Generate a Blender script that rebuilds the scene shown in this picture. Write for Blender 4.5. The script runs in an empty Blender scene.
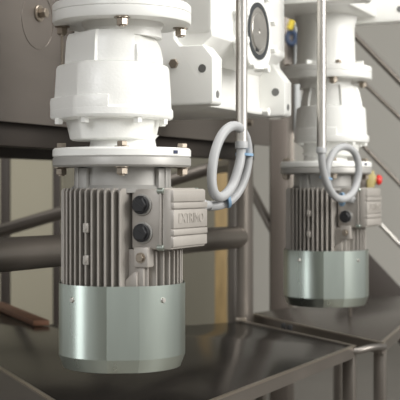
import bpy, bmesh, math, random
from mathutils import Vector, Matrix
random.seed(4)
C = bpy.context.scene.collection
SC = bpy.context.scene
PI = math.pi
EYE = 1.35                      # height of the camera above the hall floor
F = 1150.0                      # focal length in pixels of the 400 px frame
HOR = 187.0                     # row of the horizon

# ------------------------------------------------------------------ camera
cd = bpy.data.cameras.new('camera')
cam = bpy.data.objects.new('camera', cd); C.objects.link(cam)
cam.location = (0, 0, EYE); cam.rotation_euler = (PI/2, 0, 0)
cd.sensor_width = 36.0; cd.lens = F/400*36.0
cd.shift_y = -(200-HOR)/400
cd.clip_start = 0.05; cd.clip_end = 100
cd.dof.use_dof = True; cd.dof.focus_distance = 2.45; cd.dof.aperture_fstop = 8.0
SC.camera = cam
# ------------------------------------------------------------------ world, lamps, exposure
SC.view_settings.view_transform = 'Standard'; SC.view_settings.look = 'None'
SC.view_settings.exposure = 0.50; SC.view_settings.gamma = 1.0
SC.view_settings.use_curve_mapping = False
w = bpy.data.worlds.new('hall_daylight'); SC.world = w; w.use_nodes = True
wn = w.node_tree; wn.nodes.clear()
wo = wn.nodes.new('ShaderNodeOutputWorld'); wb = wn.nodes.new('ShaderNodeBackground')
wt = wn.nodes.new('ShaderNodeTexCoord'); ws = wn.nodes.new('ShaderNodeSeparateXYZ')
wr = wn.nodes.new('ShaderNodeValToRGB')
wn.links.new(wt.outputs['Generated'], ws.inputs[0])
wm = wn.nodes.new('ShaderNodeMapRange'); wm.inputs[1].default_value = -1; wm.inputs[2].default_value = 1
wn.links.new(ws.outputs['Z'], wm.inputs[0]); wn.links.new(wm.outputs[0], wr.inputs[0])
e = wr.color_ramp.elements
e[0].position = .36; e[0].color = (.10, .095, .085, 1)
e[1].position = .51; e[1].color = (.80, .80, .78, 1)
wn.links.new(wr.outputs[0], wb.inputs[0]); wb.inputs[1].default_value = 0.62
wn.links.new(wb.outputs[0], wo.inputs[0])

def area(name, loc, target, sx, sy, power, color):
    l = bpy.data.lights.new(name, 'AREA'); l.shape = 'RECTANGLE'; l.size = sx; l.size_y = sy
    l.energy = power; l.color = color
    o = bpy.data.objects.new(name, l); C.objects.link(o); o.location = loc
    o.rotation_euler = (Vector(target)-Vector(loc)).to_track_quat('-Z', 'Y').to_euler()
    return o
area('window_light', (4.2, 1.2, 3.0), (0, 3.0, 1.3), 2.6, 2.2, 150, (1.0, .98, .94))
area('skylight_light', (0.6, 2.2, 5.0), (0.4, 3.2, 1.0), 3.0, 2.5, 95, (1.0, .98, .95))
area('left_fill_light', (-2.2, -1.6, 3.2), (.2, 3.3, 1.5), 1.6, 1.6, 48, (.97, .98, 1.0))  # added fill that lifts the shaded left sides of the machines
area('side_band_light', (-3.0, 1.7, 1.05), (-.2, 2.5, 1.1), 0.8, 1.5, 6, (.95, .98, 1.0))  # unseen source added to give the cowl a bright band at its left

# ------------------------------------------------------------------ materials
def mat(name, col, rough=.5, metal=0.0, var=0.0, vscale=8.0, bump=0.0, bscale=60.0, col2=None, stretch=None, coat=0.0, tint=1.0):
    m = bpy.data.materials.new(name); m.use_nodes = True
    nt = m.node_tree; b = nt.nodes['Principled BSDF']
    b.inputs['Base Color'].default_value = (*col, 1); b.inputs['Roughness'].default_value = rough
    b.inputs['Metallic'].default_value = metal; b.inputs['Coat Weight'].default_value = coat; b.inputs['Specular Tint'].default_value = (tint, tint, tint, 1)
    tc = nt.nodes.new('ShaderNodeTexCoord'); mp = nt.nodes.new('ShaderNodeMapping')
    nt.links.new(tc.outputs['Object'], mp.inputs[0])
    if stretch: mp.inputs['Scale'].default_value = stretch
    if var > 0:
        n = nt.nodes.new('ShaderNodeTexNoise'); n.inputs['Scale'].default_value = vscale; n.inputs['Detail'].default_value = 5
        nt.links.new(mp.outputs[0], n.inputs['Vector'])
        r = nt.nodes.new('ShaderNodeValToRGB')
        c2 = col2 or tuple(c*(1-var) for c in col)
        r.color_ramp.elements[0].position = .3; r.color_ramp.elements[0].color = (*c2, 1)
        r.color_ramp.elements[1].position = .7; r.color_ramp.elements[1].color = (*col, 1)
        nt.links.new(n.outputs['Fac'], r.inputs[0]); nt.links.new(r.outputs[0], b.inputs['Base Color'])
        mr = nt.nodes.new('ShaderNodeMapRange'); mr.inputs[3].default_value = rough*.85; mr.inputs[4].default_value = min(1, rough*1.2)
        nt.links.new(n.outputs['Fac'], mr.inputs[0]); nt.links.new(mr.outputs[0], b.inputs['Roughness'])
    if bump > 0:
        n2 = nt.nodes.new('ShaderNodeTexNoise'); n2.inputs['Scale'].default_value = bscale; n2.inputs['Detail'].default_value = 2
        nt.links.new(mp.outputs[0], n2.inputs['Vector'])
        bp = nt.nodes.new('ShaderNodeBump'); bp.inputs['Strength'].default_value = bump; bp.inputs['Distance'].default_value = .002
        nt.links.new(n2.outputs['Fac'], bp.inputs['Height']); nt.links.new(bp.outputs[0], b.inputs['Normal'])
    return m
M = {}
M['white'] = mat('white_enamel', (.86, .86, .83), .32, 0, bump=.10, bscale=35)
M['cast'] = mat('white_cast_enamel', (.86, .86, .83), .30, 0, bump=.26, bscale=170)
M['motor'] = mat('grey_aluminium_paint', (.43, .40, .365), .42, .2, var=.10, vscale=14, bump=.15, bscale=120)
M['mflange'] = mat('grey_flange_paint', (.38, .37, .35), .40, .15, bump=.1, bscale=90)
M['zinc'] = mat('galvanised_steel', (.57, .635, .585), .28, 1.0, var=.12, vscale=5, stretch=(3, 3, .5))
M['bolt'] = mat('weathered_zinc_bolt', (.36, .31, .255), .34, .85)
M['steel'] = mat('stainless_tube', (.60, .575, .54), .33, .95, var=.15, vscale=6, stretch=(4, 4, .5))
M['tank'] = mat('brushed_stainless_plate', (.25, .222, .20), .46, .75, var=.14, vscale=3.5, stretch=(1, .5, 3))
M['frame'] = mat('satin_stainless_frame', (.215, .190, .166), .33, .7, var=.1, vscale=5)
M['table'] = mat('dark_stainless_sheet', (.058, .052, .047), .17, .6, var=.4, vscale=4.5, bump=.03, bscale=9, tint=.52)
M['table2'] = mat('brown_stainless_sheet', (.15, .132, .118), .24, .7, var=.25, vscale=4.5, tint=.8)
M['tedge'] = mat('worn_sheet_edge', (.24, .22, .20), .34, .8, var=.2, vscale=9)
M['post'] = mat('brown_painted_post', (.11, .092, .078), .45, .4)
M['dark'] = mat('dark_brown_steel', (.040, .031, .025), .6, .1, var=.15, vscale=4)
M['cable'] = mat('grey_cable_sheath', (.37, .375, .38), .45, 0, bump=.05, bscale=40)
M['tie'] = mat('blue_cable_tie', (.22, .36, .52), .45)
M['black'] = mat('black_plastic', (.018, .018, .02), .38)
M['seal'] = mat('black_rubber', (.03, .034, .038), .55)
M['shaft'] = mat('machined_shaft', (.55, .53, .50), .30, .9, var=.12, vscale=20)
M['red'] = mat('red_plastic', (.75, .04, .03), .35)
M['brass'] = mat('yellow_plastic', (.48, .40, .17), .45)
M['wood'] = mat('reddish_wood', (.34, .16, .09), .6, 0, var=.45, vscale=9, stretch=(1, 9, 1))
M['wall'] = mat('grey_beige_wall', (.58, .56, .51), .75, 0, var=.05, vscale=1.2)
M['cream'] = mat('cream_cladding', (.38, .35, .265), .6, 0, var=.08, vscale=1.0)
M['olive'] = mat('olive_grey_wall', (.20, .185, .14), .65, 0, var=.08, vscale=1.0)
M['floor'] = mat('hall_floor', (.20, .185, .165), .5, 0, var=.2, vscale=2.5)
M['ceil'] = mat('hall_ceiling', (.55, .54, .51), .8, 0, var=.05)
M['yellow'] = mat('yellow_handle', (.78, .60, .05), .45)
M['blue'] = mat('dark_blue_hose', (.035, .06, .12), .45)
M['lgrey'] = mat('light_grey_cabinet', (.66, .68, .68), .5, 0, var=.05)
M['hole'] = mat('shaded_hole', (.17, .17, .165), .6)
M['ink'] = mat('dark_ink', (.03, .04, .09), .6)

# ------------------------------------------------------------------ mesh helpers
def at(px, py, d):              # the point of the place seen at a pixel, at a distance
    return Vector(((px-200)/F*d, d, EYE+(HOR-py)/F*d))

def new(): return bmesh.new()

def box(bm, lo, hi, bevel=0.0, rot=None, seg=2):
    t = bmesh.new()
    bmesh.ops.create_cube(t, size=1)
    c = [(a+b)/2 for a, b in zip(lo, hi)]; s = [abs(b-a) for a, b in zip(lo, hi)]
    for v in t.verts: v.co = Vector((v.co.x*s[0], v.co.y*s[1], v.co.z*s[2]))
    if bevel > 0: bmesh.ops.bevel(t, geom=t.edges[:], offset=bevel, segments=seg, affect='EDGES', profile=.5)
    m = Matrix.Translation(c)
    if rot is not None: m = Matrix.Translation(c) @ rot.to_4x4()
    bmesh.ops.transform(t, matrix=m, verts=t.verts)
    merge(bm, t)

def merge(bm, t):
    me = bpy.data.meshes.new('tmp'); t.to_mesh(me); t.free(); bm.from_mesh(me); bpy.data.meshes.remove(me)

def loft(bm, rings, cap0=True, cap1=True):
    """rings: lists of equally many points."""
    vs = [[bm.verts.new(p) for p in r] for r in rings]
    n = len(rings[0])
    for a, b in zip(vs, vs[1:]):
        for i in range(n):
            j = (i+1) % n
            bm.faces.new((a[i], a[j], b[j], b[i]))
    if cap0: bm.faces.new(list(reversed(vs[0])))
    if cap1: bm.faces.new(vs[-1])

def ring(z, r, ox=0, oy=0, n=96):
    out = []
    for i in range(n):
        t = 2*PI*i/n
        rr = r(t) if callable(r) else r
        out.append(Vector((ox+rr*math.cos(t), oy+rr*math.sin(t), z)))
    return out

def FL(r, cuts):                 # a circle with flat cuts (angle, distance)
    def f(t):
        q = r
        for a, d in cuts:
            c = math.cos(t-a)
            if c > 1e-3: q = min(q, d/c)
        return q
    return f

def turned(bm, prof, n=64, ox=0, oy=0):   # prof: (radius, z) from bottom to top
    loft(bm, [ring(z, r, ox, oy, n) for r, z in prof])

def cyl(bm, p0, p1, r0, r1=None, n=24, bev=0.0):
    p0, p1 = Vector(p0), Vector(p1); r1 = r0 if r1 is None else r1
    d = p1-p0; L = d.length; q = d.to_track_quat('Z', 'Y').to_matrix()
    prof = [(r0, 0), (r1, L)]
    if bev: prof = [(r0-bev, 0), (r0, bev), (r1, L-bev), (r1-bev, L)]
    loft(bm, [[p0+q @ v for v in ring(z, r, 0, 0, n)] for r, z in prof])

def hexa(bm, p0, axis, r, h, washer=0.0):
    p0 = Vector(p0); a = Vector(axis).normalized()
    if washer:
        cyl(bm, p0, p0+a*washer, r*1.35, n=20); p0 = p0+a*washer
    cyl(bm, p0, p0+a*h, r, n=6, bev=r*.12)

def smooth_path(pts, k=10):
    P = [Vector(p) for p in pts]; P = [2*P[0]-P[1]]+P+[2*P[-1]-P[-2]]; out = []
    for i in range(1, len(P)-2):
        a, b, c, d = P[i-1:i+3]
        for j in range(k):
            t = j/k
            out.append(.5*((2*b)+(c-a)*t+(2*a-5*b+4*c-d)*t*t+(3*b-a-3*c+d)*t**3))
    out.append(P[-2]); return out

def sweep(bm, path, r, n=14):
    path = [Vector(p) for p in path]; rings = []
    t0 = (path[1]-path[0]).normalized(); nx = t0.orthogonal().normalized()
    for i, p in enumerate(path):
        t = (path[min(i+1, len(path)-1)]-path[max(i-1, 0)]).normalized()
        nx = (nx-t*nx.dot(t)).normalized(); ny = t.cross(nx)
        rings.append([p+(nx*math.cos(2*PI*k/n)+ny*math.sin(2*PI*k/n))*r for k in range(n)])
    loft(bm, rings)

def prism(bm, poly, lo, hi, axes=(0, 1, 2), bevel=0.0):
    """extrude a polygon of (a,b) along the third axis; axes names where a, b and the extrusion go."""
    t = bmesh.new()
    def P(a, b, c):
        v = [0, 0, 0]; v[axes[0]] = a; v[axes[1]] = b; v[axes[2]] = c; return v
    loft(t, [[P(a, b, lo) for a, b in poly], [P(a, b, hi) for a, b in poly]])
    bmesh.ops.recalc_face_normals(t, faces=t.faces)
    if bevel: bmesh.ops.bevel(t, geom=t.edges[:], offset=bevel, segments=2, affect='EDGES', profile=.5)
    merge(bm, t)

BASE = {}
def obj(name, bm, m, parent=None, sharp=32):
    bmesh.ops.remove_doubles(bm, verts=bm.verts, dist=1e-6)
    bmesh.ops.recalc_face_normals(bm, faces=bm.faces)
    if parent is not None and parent.name in BASE:
        off = BASE[parent.name]; bmesh.ops.translate(bm, verts=bm.verts, vec=-off)
    for f in bm.faces: f.smooth = True
    lim = math.radians(sharp)
    for ed in bm.edges:
        if len(ed.link_faces) == 2 and ed.calc_face_angle(0) > lim: ed.smooth = False
    me = bpy.data.meshes.new(name); bm.to_mesh(me); bm.free(); me.materials.append(M[m])
    o = bpy.data.objects.new(name, me); C.objects.link(o)
    if parent is not None:
        o.parent = parent
        if parent.name in BASE: BASE[o.name] = BASE[parent.name]
    return o

def thing(name, label, cat, loc, rotz=0.0, base=0.0, group=None):
    """an Empty at the base of the thing; its meshes are written about `loc` and shifted by `base`."""
    o = bpy.data.objects.new(name, None); C.objects.link(o); o.empty_display_size = .1
    loc = Vector(loc); R = Matrix.Rotation(rotz, 3, 'Z')
    b = Vector(base) if not isinstance(base, (int, float)) else Vector((0, 0, base))
    o.location = loc+R @ b; o.rotation_euler = (0, 0, rotz)
    o['label'] = label; o['category'] = cat
    if group: o['group'] = group
    BASE[o.name] = b
    return o

def copy_tree(o, parent=None):
    c = o.copy(); C.objects.link(c)
    if parent is not None: c.parent = parent
    for ch in list(o.children): copy_tree(ch, c)
    return c

def tag(o, label, cat, group=None):
    o['label'] = label; o['category'] = cat
    if group: o['group'] = group

def struct(name, bm, m):
    o = obj(name, bm, m); o['kind'] = 'structure'; return o

# ------------------------------------------------------------------ the row: local X points right towards the camera, local Y recedes along the row
ROT = math.radians(-24.2)
R3 = Matrix.Rotation(ROT, 3, 'Z')
NEAR = Vector((-.1695, 2.5, EYE)); FAR = Vector((.416, 3.8, EYE))
FRONT = math.radians(-62)       # local direction that looks at the camera
def psi(deg): return FRONT+math.radians(deg)
def row(x, y, z, o=NEAR): return o+R3 @ Vector((x, y, z))

# ------------------------------------------------------------------ the hall
b = new(); box(b, (-9, -6, -.1), (9, 11, 0)); struct('floor', b, 'floor')
b = new(); box(b, (-9, 10.0, 0), (9, 10.15, 5.5)); struct('wall_back', b, 'wall')
b = new()
box(b, (-4.5, 8.0, 0), (-.96, 8.12, 3.2))
for i in range(8): box(b, (-4.4+i*.42, 7.97, 0), (-4.37+i*.42, 8.0, 3.2), .004)
struct('wall_left', b, 'cream')
b = new(); box(b, (-.96, 8.02, 0), (.29, 8.12, 3.2)); struct('wall_center', b, 'olive')  # stretch of wall in a darker olive grey than the left part
b = new(); box(b, (-7.5, -5.6, 0), (-1.1, -5.4, 4.2)); struct('reflection_wall', b, 'olive')  # unseen wall piece added behind the camera as a dark reflection for the cowl
b = new(); box(b, (-9, 6.5, 5.2), (9, 10.2, 5.35)); struct('ceiling', b, 'ceil')

# ------------------------------------------------------------------ tank with its bolted side panel, above and behind the machines
ZB = .155
XW = -.36
t = thing('steel_tank', 'large brushed stainless tank side with dark underside behind the white gearboxes', 'tank', NEAR, ROT, (XW-.8, 0, ZB))
b = new(); box(b, (XW-.012, -1.6, ZB), (XW, 1.86, 1.3), .003); obj('side_panel', b, 'tank', t)
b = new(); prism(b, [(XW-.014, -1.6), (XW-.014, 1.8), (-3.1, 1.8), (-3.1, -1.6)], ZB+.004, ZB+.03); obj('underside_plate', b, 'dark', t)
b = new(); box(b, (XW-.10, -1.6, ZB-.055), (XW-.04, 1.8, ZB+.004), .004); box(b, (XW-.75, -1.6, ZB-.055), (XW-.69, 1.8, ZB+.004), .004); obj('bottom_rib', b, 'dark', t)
def panel_bolt(y, z):
    b = new(); cyl(b, (XW-.001, y, z), (XW+.006, y, z), .021, n=28, bev=.002); hexa(b, (XW+.006, y, z), (1, 0, 0), .0125, .018)
    obj('panel_bolt', b, 'bolt', t)
panel_bolt(.235, .432); panel_bolt(1.62, .23); panel_bolt(1.62, .55)
b = new()
pr = []
for i in range(49):
    a = 2*PI*i/48; pr.append((XW+.0005, .230+.072*math.cos(a), .415+.072*math.sin(a)))
sweep(b, pr, .0010, 6); obj('weld_ring', b, 'frame', t)

# ------------------------------------------------------------------ gear reducer
def make_reducer(o, label, lean=1.0):
    t = thing('gear_reducer', label, 'gear reducer', o, ROT, .063, 'white gear reducers standing on the motors')
    def off(dx): # shift to the left or right as seen by the camera
        a = psi(90); dx = dx*lean; return dx*math.cos(a), dx*math.sin(a)
    b = new(); turned(b, [(.146, .0630), (.150, .066), (.150, .079), (.1465, .0830), (.08, .084)], 96)
    fl = obj('lower_flange', b, 'white', t)
    b = new(); box(b, (-.006, -.0025, .070), (.006, .0025, .077))
    bmesh.ops.transform(b, matrix=Matrix.Rotation(psi(48)+PI/2, 4, 'Z') @ Matrix.Translation((0, -.1495, 0)), verts=b.verts)
    obj('ink_mark', b, 'ink', fl)
    for a in (0, 91, -91, 180):
        q = psi(a); b = new(); hexa(b, (.131*math.cos(q), .131*math.sin(q), .083), (0, 0, 1), .0115, .010, .002); obj('bolt_head', b, 'bolt', fl)
    # case
    b = new(); plain = lean < 0; ks = .925 if plain else 1.0
    def flats(r, cuts): return (lambda t: r*ks) if plain else FL(r, cuts)
    ox, oy = off(-.010)
    turned(b, [(.075, .080), (.072, .090), (.070, .104), (.078, .112)], 72, *off(.002))
    lo = lambda r: flats(r, [(psi(-70), .90*r), (psi(-28), .955*r), (psi(75), .96*r)])
    loft(b, [ring(z, lo(r), *off(-.020)) for r, z in [(.088, .1005), (.0935, .104), (.097, .118), (.104, .150), (.106, .156)]])
    # ledge, with a raised length on the left
    lg = lambda r: flats(r, [(psi(-62), .90*r), (psi(70), .965*r)])
    loft(b, [ring(z, lg(r), *off(-.022)) for r, z in [(.122, .144), (.131, .147), (.1335, .152), (.1330, .165), (.130, .1695)]])
    def half(r0, r1, a0, a1):
        def f(t):
            d = (math.degrees(t-FRONT)+180) % 360-180
            return r1 if a0 < d < a1 else r0
        return f
    def left(r):
        g = lg(r)
        return lambda t: g(t) if -150 < ((math.degrees(t-FRONT)+180) % 360-180) < -1 else g(t)-.016
    loft(b, [ring(z, left(r), *off(-.022), 144) for r, z in [(.1325, .160), (.1335, .183), (.1315, .191), (.124, .193)]])
    # main body
    bd = lambda r: flats(r, [(psi(-62), .895*r), (psi(70), .965*r)])
    loft(b, [ring(z, bd(r), *off(-.020)) for r, z in [(.1275, .163), (.1265, .195), (.1225, .255), (.1195, .261), (.112, .2645)]])
    # upper part with the recess in front
    def up(r, z=0):
        g = flats(r, [(psi(-55), .84*r), (psi(62), .90*r)])
        k = max(0, min(1, (z-.275)/.055))
        def f(t):
            d = (math.degrees(t-FRONT)+180) % 360-180
            if plain: return g(t)*(1-.10*k)+(.006 if min(abs(d-12), abs(d+55), abs(d-80)) < 3 else 0)
            if -21 < d < 27: return min(g(t), r*.94)
            if 27 <= d < 160: return g(t)*(1-.17*k*k)
            return g(t)
        return f
    loft(b, [ring(z, up(r, z), *off(-.017), 180) for r, z in [(.107, .255), (.106, .28), (.1050, .30), (.1035, .315), (.101, .326), (.0975, .331), (.085, .3325)]])
    turned(b, [(.085, .322), (.083, .340), (.090, .3545)], 64, *off(.002))
    case = obj('gear_case', b, 'cast', t, 28)
    for a in (-75, -28, 28, 72, 110, 180, -130):
        b = new(); cx, cy = off(-.022); q = psi(a)
        hexa(b, (cx+.117*ks*math.cos(q), cy+.117*ks*math.sin(q), .147), (0, 0, -1), .0095, .013); obj('case_bolt', b, 'white', case)
    # upper flange of the reducer
    b = new(); turned(b, [(.088, .3535), (.142, .3500), (.149, .3525), (.1505, .3565), (.1505, .3735), (.1495, .3745)], 96)
    tf = obj('upper_flange', b, 'white', t)
    for a in (0, 103, -99, 180):
        q = psi(a); x, y = .132*math.cos(q), .132*math.sin(q)
        b = new(); hexa(b, (x, y, .3505), (0, 0, -1), .0125, .0155, .002); cyl(b, (x, y, .334), (x, y, .3305), .007, n=12)
        obj('flange_nut', b, 'bolt', tf)
        if a == -99: b = new(); cyl(b, (x, y, .256), (x, y, .337), .0032, n=10); obj('thin_rod', b, 'bolt', tf)  # thin rod from the left nut down to the case shoulder
    return t

# ------------------------------------------------------------------ right-angle gearbox standing on the reducer
def make_top_gearbox(o, label):
    t = thing('bevel_gearbox', label, 'gearbox', o, ROT, .375, 'bevel gearboxes above the reducers')
    b = new(); turned(b, [(.1495, .3750), (.1505, .3765), (.1505, .390), (.147, .394), (.10, .398)], 96); fl = obj('input_flange', b, 'white', t)
    for a in (8, 97, -97, 180):
        q = psi(a); b = new(); hexa(b, (.128*math.cos(q), .128*math.sin(q), .3965), (0, 0, 1), .0105, .010); obj('flange_bolt', b, 'bolt', fl)
    b = new(); turned(b, [(.106, .396), (.101, .402), (.097, .41), (.094, .52), (.099, .545), (.105, .562)], 72)
    for a in (-40, 60, 150, -130):
        q = psi(a); r = Matrix.Rotation(q, 3, 'Z')
        box(b, (.111*math.cos(q)-.018, .111*math.sin(q)-.006, .395), (.111*math.cos(q)+.018, .111*math.sin(q)+.006, .41), .002, r)
    obj('input_housing', b, 'white', t)
    b = new(); box(b, (-.13, -.38, .56), (.15, .10, 1.05), .012); obj('gear_case', b, 'white', t)
    for y0, y1 in ((-.40, -.33), (.08, .14)):
        b = new()
        prism(b, [(-.125, .545), (.245, .545), (.255, .555), (.255, .64), (.20, .70), (.20, 1.04), (-.125, 1.04)], y0, y1, (0, 2, 1), .004)
        ft = obj('foot_plate', b, 'white', t)
        for z in (.585, .635):
            b = new(); cyl(b, (.228, y0-.002, z), (.228, y0+.003, z), .010, n=18); obj('foot_hole', b, 'hole', ft)
    for y in (-.2, -.05): b = new(); hexa(b, (.15, y, .60), (1, 0, 0), .012, .012); obj('case_plug', b, 'white', t)
    return t

# ------------------------------------------------------------------ motor
def fins(bm, side, r_out, core, ts, th, z0, z1):
    """parallel cooling fins of one side: side 0..3 = +X, +Y, -X, -Y."""
    R = Matrix.Rotation(side*PI/2, 4, 'Z')
    for tt in ts:
        xo = math.sqrt(max(r_out**2-tt*tt, 0)); xi = math.sqrt(max(core**2-tt*tt, 0))-.004 if abs(tt) < core else .055
        if xo-xi < .006: continue
        t = bmesh.new()
        poly = [(xi, -th*.75), (xo-.001, -th*.42), (xo, -th*.2), (xo, th*.2), (xo-.001, th*.42), (xi, th*.75)]
        rings = []
        for z, cutb in ((z0, 0), (z1-.006, 0), (z1, .006)):
            rings.append([Vector((min(a, xo-cutb), tt+c, z)) for a, c in poly])
        loft(t, rings); bmesh.ops.transform(t, matrix=R, verts=t.verts); merge(bm, t)

def make_motor(o, label, gland_side):
    t = thing('electric_motor', label, 'electric motor', o, ROT, -.386, 'finned motors hanging under the reducers')
    b = new(); turned(b, [(.10, .0425), (.146, .0425), (.150, .0465), (.150, .0605), (.149, .0628)], 96); fl = obj('mounting_flange', b, 'mflange', t)
    for a in (0, 91, -91, 180):
        q = psi(a); x, y = .131*math.cos(q), .131*math.sin(q); b = new()
        hexa(b, (x, y, .0425), (0, 0, -1), .0125, .0145, .002); cyl(b, (x, y, .027), (x, y, .0235), .0065, n=12)
        obj('flange_nut', b, 'bolt', fl)
    # end shield
    b = new(); turned(b, [(.112, -.012), (.112, -.004), (.104, .004), (.103, .044)], 72)
    for a in (-56, 56, 62, 124, -124):
        q = psi(a); box(b, (.107*math.cos(q)-.009, .107*math.sin(q)-.006, -.008), (.107*math.cos(q)+.009, .107*math.sin(q)+.006, .042), .002, Matrix.Rotation(q, 3, 'Z'))
    for a in (-48, 50): 
        q = psi(a); box(b, (.108*math.cos(q)-.005, .108*math.sin(q)-.014, -.010), (.108*math.cos(q)+.005, .108*math.sin(q)+.014, .040), .002, Matrix.Rotation(q, 3, 'Z'))
    obj('end_shield', b, 'mflange', t)
    # finned body
    b = new(); turned(b, [(.082, -.235), (.086, -.23), (.086, -.006), (.080, -.003)], 72)
    ts = [.057-i*.0148 for i in range(11)]
    fins(b, 3, .1315, .086, ts, .0052, -.232, -.003)
    fins(b, 2, .1315, .086, ts, .0052, -.232, -.003)
    fins(b, 1, .1315, .086, ts, .0052, -.232, -.003)
    fins(b, 0, .1315, .086, [-.080+i*.0176 for i in range(10)], .0046, -.232, -.130)
    # corner pads
    for a in (45, 135, 225): 
        q = math.radians(a); box(b, (.108*math.cos(q)-.018, .108*math.sin(q)-.012, -.23), (.108*math.cos(q)+.018, .108*math.sin(q)+.012, -.006), .003, Matrix.Rotation(q, 3, 'Z'))
    st = obj('stator_housing', b, 'motor', t)
    for z in (-.085, -.152):
        b = new(); box(b, (-.0215, -.1335, z-.010), (-.009, -.118, z+.010), .002); cyl(b, (-.0152, -.1335, z), (-.0152, -.1362, z), .004, n=12); obj('fin_clip', b, 'motor', st)
    b = new(); box(b, (.080, -.100, -.166), (.113, -.070, -.124), .003); box(b, (.078, -.0905, -.215), (.098, -.060, -.160), .003)
    prism(b, [(.060, -.215), (.086, -.215), (.086, -.176), (.080, -.176), (.060, -.194)], -.099, -.085, (0, 2, 1), .001)
    pad = obj('foot_pad', b, 'motor', st)
    b = new(); hexa(b, (.0965, -.100, -.146), (0, -1, 0), .0085, .006, .001); obj('pad_bolt', b, 'bolt', pad)
    # terminal box
    b = new(); box(b, (.066, -.083, -.130), (.134, .083, -.004), .006); box(b, (.132, -.088, -.131), (.138, .088, -.002), .002)
    tb = obj('terminal_box', b, 'motor', t)
    b = new(); box(b, (.1385, -.086, -.129), (.160, .086, -.004), .004)
    for z, h, d in ((-.0185, .024, .1650), (-.0385, .0125, .1658), (-.0660, .0385, .1652), (-.0935, .0125, .1658), (-.1125, .0215, .1648)):
        box(b, (.150, -.085, z-h/2), (d, .085-(.010 if z > -.03 else 0), z+h/2), .0012)
    obj('box_cover', b, 'motor', tb)
    for y in (-.080, .080):
        for z in (-.008, -.125):
            b = new(); cyl(b, (.128, y*1.06, z), (.143, y*1.06, z), .0062, n=16, bev=.001); obj('cover_screw', b, 'zinc', tb)
    fc = bpy.data.curves.new('lettering', 'FONT'); fc.body = 'EXTRIMO'; fc.size = .030; fc.extrude = .0009; fc.align_x = 'CENTER'; fc.align_y = 'CENTER'
    fo = bpy.data.objects.new('lettering_curve', fc); C.objects.link(fo)
    bpy.context.view_layer.update()
    me = bpy.data.meshes.new_from_object(fo.evaluated_get(bpy.context.evaluated_depsgraph_get()))
    b = new(); b.from_mesh(me); bpy.data.objects.remove(fo); bpy.data.meshes.remove(me)
    bmesh.ops.transform(b, matrix=Matrix(((0, 0, 1, .1656), (1, 0, 0, 0), (0, 1, 0, -.066), (0, 0, 0, 1))), verts=b.verts)
    obj('embossed_lettering', b, 'motor', tb)
    def plug(x, z):
        b = new(); cyl(b, (x, -.082, z), (x, -.088, z), .0225, n=28, bev=.001); pb = obj('plug_collar', b, 'mflange', tb)
        b = new(); cyl(b, (x, -.088, z), (x, -.096, z), .0190, n=28, bev=.0015); hexa(b, (x, -.095, z), (0, -1, 0), .0165, .007)
        box(b, (x-.013, -.1035, z-.0018), (x+.013, -.101, z+.0018), 0, Matrix.Rotation(.6, 3, 'Y')); obj('blanking_plug', b, 'black', tb)
    def gland(x, y, z, d):
        b = new(); hexa(b, (x, y, z), (0, d, 0), .016, .014); cyl(b, (x, y+d*.014, z), (x, y+d*.034, z), .0135, n=20, bev=.002); cyl(b, (x, y+d*.03, z), (x, y+d*.062, z), .0105, .0095, n=20)
        obj('cable_gland', b, 'cable', tb)
    if gland_side > 0:
        plug(.092, -.037); gland(.142, .083, -.040, 1)
    else: gland(.112, -.083, -.037, -1)
    plug(.094, -.095)
    # fan cowl
    b = new(); hw = 14.0; TH = []
    for i in range(4):
        c = -61+90*i; TH += [c-hw, c+hw]+[c+hw+(90-2*hw)*j/15 for j in range(1, 15)]
    TH = [math.radians(x) for x in TH]
    def cring(z, r):
        return [Vector((r*math.cos(x), r*math.sin(x), z)) for x in TH]
    loft(b, [cring(z, r) for r, z in [(.05, -.3862), (.1270, -.386), (.1290, -.3850), (.1382, -.3610), (.1395, -.3570), (.1395, -.205), (.1380, -.205), (.1375, -.226), (.09, -.227)]])
    cw = obj('fan_cowl', b, 'zinc', t, 9)
    for a in (-48, 38, 128, -138):
        q = psi(a); d = Vector((math.cos(q), math.sin(q), 0)); z = -.236 if abs(a) < 90 else -.236
        b = new(); cyl(b, d*.138+Vector((0, 0, z)), d*.143+Vector((0, 0, z)), .0068, .0045, n=16); obj('cowl_screw', b, 'steel', cw)
    return t

make_reducer(NEAR, 'larger white cast gear reducer above the nearest motor at left')
make_top_gearbox(NEAR, 'white gearbox whose input flange caps the nearest reducer at the top left')
make_motor(NEAR, 'nearest grey finned motor with two black plugs and a zinc fan cowl', 1)
make_reducer(FAR, 'smaller white gear reducer farther back at right, behind the second steel conduit', -.85)
make_top_gearbox(FAR, 'white gearbox on a round column above the rear reducer at top right')
make_motor(FAR, 'rear grey finned motor at right with one black plug and a looped cable in front', -1)

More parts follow.
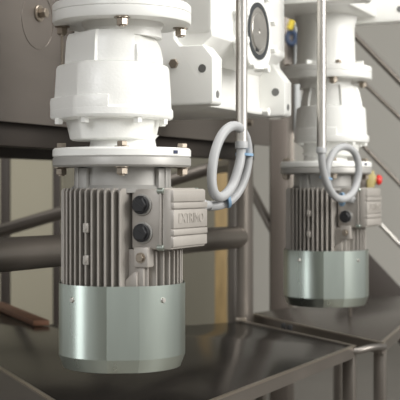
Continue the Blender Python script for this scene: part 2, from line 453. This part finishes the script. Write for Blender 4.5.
# ------------------------------------------------------------------ big gearbox between the two
GB = NEAR+R3 @ Vector((.0, .400, 0))
t = thing('shaft_gearbox', 'big white gearbox in the middle with a shaft end in a black seal', 'gearbox', GB, ROT, (-.16, .29, .205))
XF = .034                        # its right face
b = new()
box(b, (XW+.002, .020, .385), (XF-.006, .560, 1.0), .010)
prism(b, [(XF-.006, .395), (XF-.006, .378), (XF-.070, .322), (XW+.004, .322), (XW+.004, .395)], .024, .556, (0, 2, 1), .003)
box(b, (XW+.002, .050, .212), (XF-.072, .53, .36), .006)
box(b, (XW+.03, .055, .206), (XF-.045, .525, .225), .006)
obj('gear_case', b, 'white', t)
for y0, y1 in ((0.0, .062), (.520, .580)):
    b = new()
    top = [(.040, .322), (.014, .354), (-.050, .354), (-.066, .372), (-.066, .98)] if y0 == 0 else [(.040, .305), (.004, .352), (.004, .98)]
    prism(b, [(XW+.004, .205), (.034, .205), (.040, .211)]+top+[(XW+.004, .98)], y0, y1, (0, 2, 1), .0035)
    fp = obj('foot_plate', b, 'white', t)
    if y0 > 0: b = new(); cyl(b, (.012, y0-.0008, .275), (.012, y0+.003, .275), .0115, n=20); obj('foot_hole', b, 'hole', fp)
    for z in (.232,):
        b = new(); cyl(b, (.039, (y0+y1)/2, z), (.0408, (y0+y1)/2, z), .0095, n=20); obj('foot_hole', b, 'hole', fp)
    if y0 == 0:
        for x in (.012, -.15): b = new(); cyl(b, (x, y0-.0008, .295), (x, y0+.002, .295), .0105, n=20); obj('foot_hole', b, 'hole', fp)
b = new(); hexa(b, (XF-.0455, .485, .216), (1, 0, 0), .013, .018); obj('drain_plug', b, 'white', t)
b = new(); hexa(b, (-.065, .000, .31), (0, -1, 0), .013, .008); obj('level_plug', b, 'bolt', t)
HY, HZ = .268, .418
b = new()
bosses = [math.radians(a) for a in (20, 62, 118, 160, 200, 242, 298, 340)]
def lobed(t):
    r = .100/max(abs(math.cos(t)), abs(math.sin(t)), .82)
    r = min(r, .112)
    for a in bosses:
        d = (t-a+PI) % (2*PI)-PI
        r = max(r, .103+.015*math.exp(-(d/.10)**2))
    return r
loft(b, [[Vector((x, HY+p.x, HZ+p.y)) for p in ring(0, (lambda q, s=s: lobed(q)*s), 0, 0, 160)] for x, s in ((XF-.008, 1), (XF+.020, 1), (XF+.023, .98))])
bc = obj('bearing_cover', b, 'white', t)
for a in bosses:
    b = new(); hexa(b, (XF+.0225, HY+.109*math.cos(a), HZ+.109*math.sin(a)), (1, 0, 0), .0120, .013); obj('cover_bolt', b, 'white', bc)
b = new()
def annulus(b, x0, x1, r0, r1):
    loft(b, [[Vector((x, HY+p.x, HZ+p.y)) for p in ring(0, r, 0, 0, 64)] for x, r in ((x0, r0), (x0, r1), (x1, r1-.001), (x1, r0), (x0, r0-.0005))], False, False)
annulus(b, XF+.014, XF+.0258, .0635, .0775); obj('shaft_seal', b, 'seal', t)
b = new()
loft(b, [[Vector((x, HY+p.x, HZ+p.y)) for p in ring(0, r, 0, 0, 64)] for x, r in ((XF-.004, .0650), (XF+.0235, .0650), (XF+.0245, .0635), (XF+.0245, .053), (XF+.0234, .052), (XF+.0234, .049), (XF+.0258, .049), (XF+.0266, .048), (XF+.0266, .007), (XF+.024, .005))])
sh = obj('shaft', b, 'shaft', t)
b = new(); box(b, (XF+.020, HY-.022, HZ-.056), (XF+.0258, HY+.000, HZ-.047), .001); obj('shaft_key', b, 'black', sh)

# ------------------------------------------------------------------ conduits and looped cables
def conduit(px, py, d, label):
    p = at(px, py, d)
    t = thing('conduit_pipe', label, 'conduit', p, 0, 0.0, 'vertical steel cable conduits')
    b = new(); r = .0135
    loft(b, [ring(z, q, 0, 0, 28) for z, q in ((.004, r-.003), (0, r-.002), (0, r), (1.2, r), (1.2, r-.003))]); obj('tube', b, 'steel', t)
    b = new(); turned(b, [(.0118, -.006), (.0150, -.004), (.0150, .010), (.0138, .012)], 28); obj('end_bush', b, 'cable', t)
    return p
p1 = conduit(241.5, 146.5, 2.66, 'nearer vertical steel conduit in front of the big white gearbox')
p2 = conduit(321.5, 151.5, 3.30, 'rear vertical steel conduit in front of the second reducer')

def tie(parent, p, axis, r, width=.006):
    b = new(); a = Vector(axis).normalized(); p = Vector(p)
    q = a.to_track_quat('Z', 'Y').to_matrix()
    loft(b, [[p+q @ v for v in ring(z, rr, 0, 0, 24)] for rr, z in ((r*.9, -width/2), (r, -width/2), (r, width/2), (r*.9, width/2))])
    hd = p+q @ Vector((r, 0, 0)); box(b, hd-Vector((.005, .004, .004)), hd+Vector((.005, .004, .004)), .001)
    obj('cable_tie', b, 'tie', parent)
def cable(pts, r, label, ties, ties_r):
    base = Vector(pts[0]); t = thing('looped_cable', label, 'cable', base, 0, 0.0, 'grey cables looped below the conduits')
    path = [p-base for p in smooth_path(pts, 12)]
    b = new(); sweep(b, path, r, 16); obj('sheath', b, 'cable', t)
    for (p, ax), rr in zip(ties, ties_r): tie(t, Vector(p)-base, ax, rr)
pts = [(241.5, 143, 2.660), (241.2, 152, 2.660), (239, 166, 2.650), (233, 184, 2.635), (226, 194, 2.61), (218.5, 197, 2.585), (213, 190, 2.57), (211.8, 174, 2.57), (215, 152, 2.58),
       (222, 135, 2.60), (231, 126.5, 2.625), (239.5, 128, 2.65), (246, 139, 2.675), (248, 156, 2.685), (245.5, 174, 2.68), (239, 190, 2.665), (230, 200.5, 2.64), (219, 205, 2.615), (209, 205.8, 2.595)]
cable([at(*p) for p in pts], .0112, 'nearer grey cable looped from its conduit to the nearest motor',
      [(at(244.5, 154.5, 2.672), (.05, .02, 1)), (at(227, 199, 2.625), (1, .3, .25))], [.021, .021])
pts = [(321.5, 148, 3.30), (321.7, 157, 3.30), (323, 170, 3.31), (327.5, 185, 3.33), (334.5, 196, 3.36), (343, 199, 3.39), (352, 193.5, 3.42), (357.5, 180, 3.44), (358.5, 165, 3.44),
       (354.5, 152.5, 3.43), (346, 146.8, 3.41), (337, 149, 3.38), (330, 159, 3.36), (326.8, 172, 3.35), (328.2, 185, 3.37), (333, 194, 3.43), (339, 198, 3.53), (345, 198.7, 3.612)]
cable([at(*p) for p in pts], .0108, 'rear grey cable looped from its conduit into the rear motor',
      [(at(342, 199.3, 3.43), (1, .3, 0)), (at(326, 178, 3.335), (.2, .05, 1))], [.021, .019])

# ------------------------------------------------------------------ platforms
ZT = -.5
def platform(name, label, poly, th, legs, rim_edges, skirt=.032, sheet='table'):
    cx = sum(p[0] for p in poly)/len(poly); cy = sum(p[1] for p in poly)/len(poly)
    t = thing(name, label, 'platform', (cx, cy, EYE), 0, (0, 0, -EYE))
    P = [(x-cx, y-cy) for x, y in poly]
    b = new(); prism(b, P, ZT-th, ZT, (0, 1, 2), .002); obj('top_sheet', b, sheet, t)
    for i, j in rim_edges:
        a, c = Vector((*P[i], 0)), Vector((*P[j], 0)); d = (c-a).normalized(); nrm = Vector((d.y, -d.x, 0))
        inn = -nrm if nrm.dot(Vector((-a.x, -a.y, 0))) < 0 else nrm
        sk = .24 if i in (6, 7) else skirt
        b = new()
        q = [a-inn*.002, c-inn*.002, c+inn*.012, a+inn*.012]
        loft(b, [[v+Vector((0, 0, ZT-sk)) for v in q], [v+Vector((0, 0, ZT+.004)) for v in q]])
        obj('edge_rail', b, 'frame', t)
        b = new(); q = [a-inn*.0035, c-inn*.0035, c+inn*.006, a+inn*.006]
        loft(b, [[v+Vector((0, 0, ZT+.001)) for v in q], [v+Vector((0, 0, ZT+.0055)) for v in q]]); obj('edge_trim', b, 'bolt', t)
    for (x, y) in legs:
        b = new(); r = Matrix.Rotation(ROT, 3, 'Z'); box(b, (x-cx-.018, y-cy-.018, -EYE), (x-cx+.018, y-cy+.018, ZT-th), .003, r); obj('leg', b, 'frame', t)
    return t, Vector((cx, cy, EYE))
A, B_, C_ = (-.172, 2.265), (.485, 3.595), (.150, 4.275)
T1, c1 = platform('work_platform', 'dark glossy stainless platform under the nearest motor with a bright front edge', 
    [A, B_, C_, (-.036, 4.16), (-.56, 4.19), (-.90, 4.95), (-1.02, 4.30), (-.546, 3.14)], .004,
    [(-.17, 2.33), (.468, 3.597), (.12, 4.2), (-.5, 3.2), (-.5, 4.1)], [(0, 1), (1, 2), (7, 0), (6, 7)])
for px, py, sx in ((283.5, 326.5, .008), (289.5, 328.5, .010)):
    k = (187-py)/F; d = ZT/k; p = Vector(((px-200)/F*d, d, EYE+ZT))-c1
    b = new(); box(b, p+Vector((-sx, -.006, -.012)), p+Vector((sx, .012, .012)), .002); obj('edge_clip', b, 'black', T1)
p = Vector((.152, 4.262, EYE+ZT))-c1
b = new(); box(b, p+Vector((-.020, -.012, -.004)), p+Vector((.020, .004, .016)), .003); obj('corner_bracket', b, 'bolt', T1)
A2 = (.580, 3.660)
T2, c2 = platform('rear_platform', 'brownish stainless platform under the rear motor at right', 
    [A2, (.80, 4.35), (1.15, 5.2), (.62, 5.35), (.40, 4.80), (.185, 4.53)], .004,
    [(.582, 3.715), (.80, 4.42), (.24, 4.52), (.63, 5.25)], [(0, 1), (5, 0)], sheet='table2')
# tube joining the two corners
b = new(); q = [Vector((.470, 3.585, EYE+ZT-.012)), Vector((.495, 3.585, EYE+ZT-.010)), Vector((.53, 3.60, EYE+ZT-.004)), Vector((.565, 3.63, EYE+ZT-.004)), Vector((.585, 3.66, EYE+ZT-.010))]
b0 = q[2].copy(); sweep(b, [v-b0 for v in smooth_path(q, 6)], .011, 14)
o = obj('corner_tube', b, 'tedge'); o.location = b0; tag(o, 'short curved steel tube joining the corners of the two platforms', 'tube')
# lower shelf under the platforms
b = new(); prism(b, [(-.1, 2.7), (.40, 3.6), (.12, 4.15), (-.48, 4.05)], -.012, 0, (0, 1, 2), .002); o = obj('lower_shelf', b, 'frame'); o.location = (0, 0, .55); tag(o, 'dim steel shelf low between the legs of the nearest platform', 'shelf')

# ------------------------------------------------------------------ tubular frame behind
col = at(240.5, 187, 4.44)
t = thing('tubular_frame', 'brown-grey tubular steel frame with round column left of the rear motor', 'frame', col, 0, (0, 0, -EYE))
b = new(); turned(b, [(.049, -EYE), (.049, .145)], 40); obj('column', b, 'frame', t)
b = new(); p0, p1_ = at(-150, 273, 2.0)-col, at(240, 237, 4.44)-col
p0 = at(-20, 256.5, 2.70)-col; d = (p0-p1_).normalized(); cyl(b, p0+d*.25, p1_, .0425, n=40); obj('rail', b, 'frame', t)
b = new(); cyl(b, at(-25, 238.5, 5.0)-col, at(212, 168, 5.0)-col, .028, n=28); cyl(b, at(212, 168, 5.0)-col, Vector((0, 0, .09)), .028, n=28); obj('brace', b, 'frame', t)

pp = at(278.5, 187, 4.95)
t = thing('square_post', 'dark brown square steel post behind the gap between the machines', 'post', pp, 0, (0, 0, -EYE))
b = new(); box(b, (-.037, -.037, -EYE), (.037, .037, .29), .004); obj('post', b, 'post', t)
b = new(); a0, a1 = at(247, 182, 5.05)-pp, at(276, 236, 4.97)-pp
dd = (a1-a0); q = dd.to_track_quat('Z', 'Y').to_matrix(); box(b, (a0+a1)/2-Vector((.02, .012, dd.length/2)), (a0+a1)/2+Vector((.02, .012, dd.length/2)), .003, q); obj('diagonal_brace', b, 'frame', t)

po = at(5.5, 187, 6.4)
b = new(); box(b, (-.024, -.03, -EYE), (.024, .03, .22), .004); o = obj('upright_post', b, 'dark'); o.location = po; tag(o, 'thin dark upright before the cream cladding at far left', 'post')
po = at(57, 187, 6.9)
b = new(); box(b, (-.022, -.03, -EYE), (.022, .03, .25), .004); o = obj('upright_post', b, 'dark'); o.location = po; tag(o, 'dark brown upright hidden half behind the nearest motor on its left', 'post')
po = at(221, 187, 6.6)
b = new(); box(b, (-.035, -.02, -EYE), (.035, .02, .2), .003); o = obj('timber_batten', b, 'wood'); o.location = po; M['wood2'] = mat('ochre_timber', (.36, .25, .11), .6, 0, var=.3, vscale=6, stretch=(6, 6, 1)); o.data.materials[0] = M['wood2']
tag(o, 'ochre timber batten standing left of the round column', 'batten')

# reddish board lying at the back edge of the near platform
b = new(); 
box(b, (-.030, -.36, .001), (.030, .36, .020), .003, None)
o = obj('wooden_plank', b, 'wood'); o.location = (-.71, 4.46, EYE+ZT+.001); o.rotation_euler = (0, 0, math.radians(23)); tag(o, 'reddish wooden plank lying on the far left corner of the platform', 'plank')

# ------------------------------------------------------------------ stair railing at right
DS = 5.6
o0 = at(420, 290, DS)
t = thing('stair_railing', 'steel staircase with slanting handrails along the grey wall at right', 'stairs', o0, 0, (0, 0, -o0.z))
def rail(name, x0, y0, x1, y1, r, d, m='steel'):
    b = new(); s = (y1-y0)/(x1-x0)
    xa, xb = 335, 455
    cyl(b, at(xa, y0+s*(xa-x0), d)-o0, at(xb, y0+s*(xb-x0), d)-o0, r, n=20); obj(name, b, m, t)
rail('handrail', 359, 40, 400, 82, .0145, DS, 'frame')
rail('mid_rail', 370, 89, 400, 118, .0105, DS, 'frame')
rail('mid_rail', 367, 150, 400, 184.5, .0105, DS, 'frame')
rail('lower_rail', 383, 227, 400, 245, .011, DS)
b = new()
a0, a1 = at(335, 218, DS)-o0, at(455, 345, DS)-o0
prism(b, [(a0.x, a0.z), (a1.x, a1.z), (a1.x, a1.z-.30), (a0.x, a0.z-.26)], -.02, .02, (0, 2, 1), .003); obj('stringer', b, 'dark', t)
for px in (430, ):
    b = new(); p = at(px, 187, DS)-o0; box(b, (p.x-.02, -.02, -o0.z), (p.x+.02, .02, at(px, 100, DS).z-o0.z), .002); obj('baluster', b, 'frame', t)

# ------------------------------------------------------------------ emergency stop behind the rear motor
p = at(366, 181, 4.45)
t = thing('emergency_stop', 'red emergency button on a yellow housing behind the rear terminal box', 'button', p, 0, (0, 0, ZT-(p.z-EYE)))
b = new(); box(b, (-.068, -.006, ZT-(p.z-EYE)), (-.056, .006, .01), .002); obj('stand', b, 'frame', t)
b = new(); box(b, (-.070, -.03, -.034), (-.004, .03, .034), .004); obj('bracket', b, 'frame', t)
b = new(); box(b, (-.002, -.034, -.036), (.028, .034, .040), .005); cyl(b, (.026, 0, .004), (.036, 0, .004), .022, n=24); obj('housing', b, 'brass', t)
b = new()
cyl(b, (.034, 0, .004), (.042, 0, .004), .012, n=20); cyl(b, (.042, 0, .004), (.060, 0, .004), .021, .018, n=28, bev=.004); obj('push_button', b, 'red', t)

# ------------------------------------------------------------------ cabinet with hanging things in the far background
p = at(296.8, 40, 7.0)
t = thing('wall_cabinet', 'tall narrow light grey cabinet edge beyond the big gearbox', 'cabinet', p, 0, (0, 0, -p.z))
b = new(); box(b, (-.016, -.1, -.55), (.016, .2, .13), .004); obj('side_panel', b, 'lgrey', t)
b = new(); box(b, (-.085, -.02, -p.z), (-.018, .2, .135), .004); obj('door_panel', b, 'frame', t)
p = at(291.5, 37, 6.86)
t = thing('hose_coil', 'dark blue hose coil with yellow handle hanging on the grey cabinet', 'hose', p, 0, (0, 0, -.06))
b = new()
for k in range(3):
    cp = [Vector((.026*math.cos(a*PI/10), .012*(k-1), .036*math.sin(a*PI/10)-.005)) for a in range(21)]
    sweep(b, cp, .016, 10)
obj('hose', b, 'blue', t)
b = new(); cyl(b, (-.016, -.03, .04), (.010, -.03, .115), .019, n=16, bev=.003); obj('handle', b, 'yellow', t)
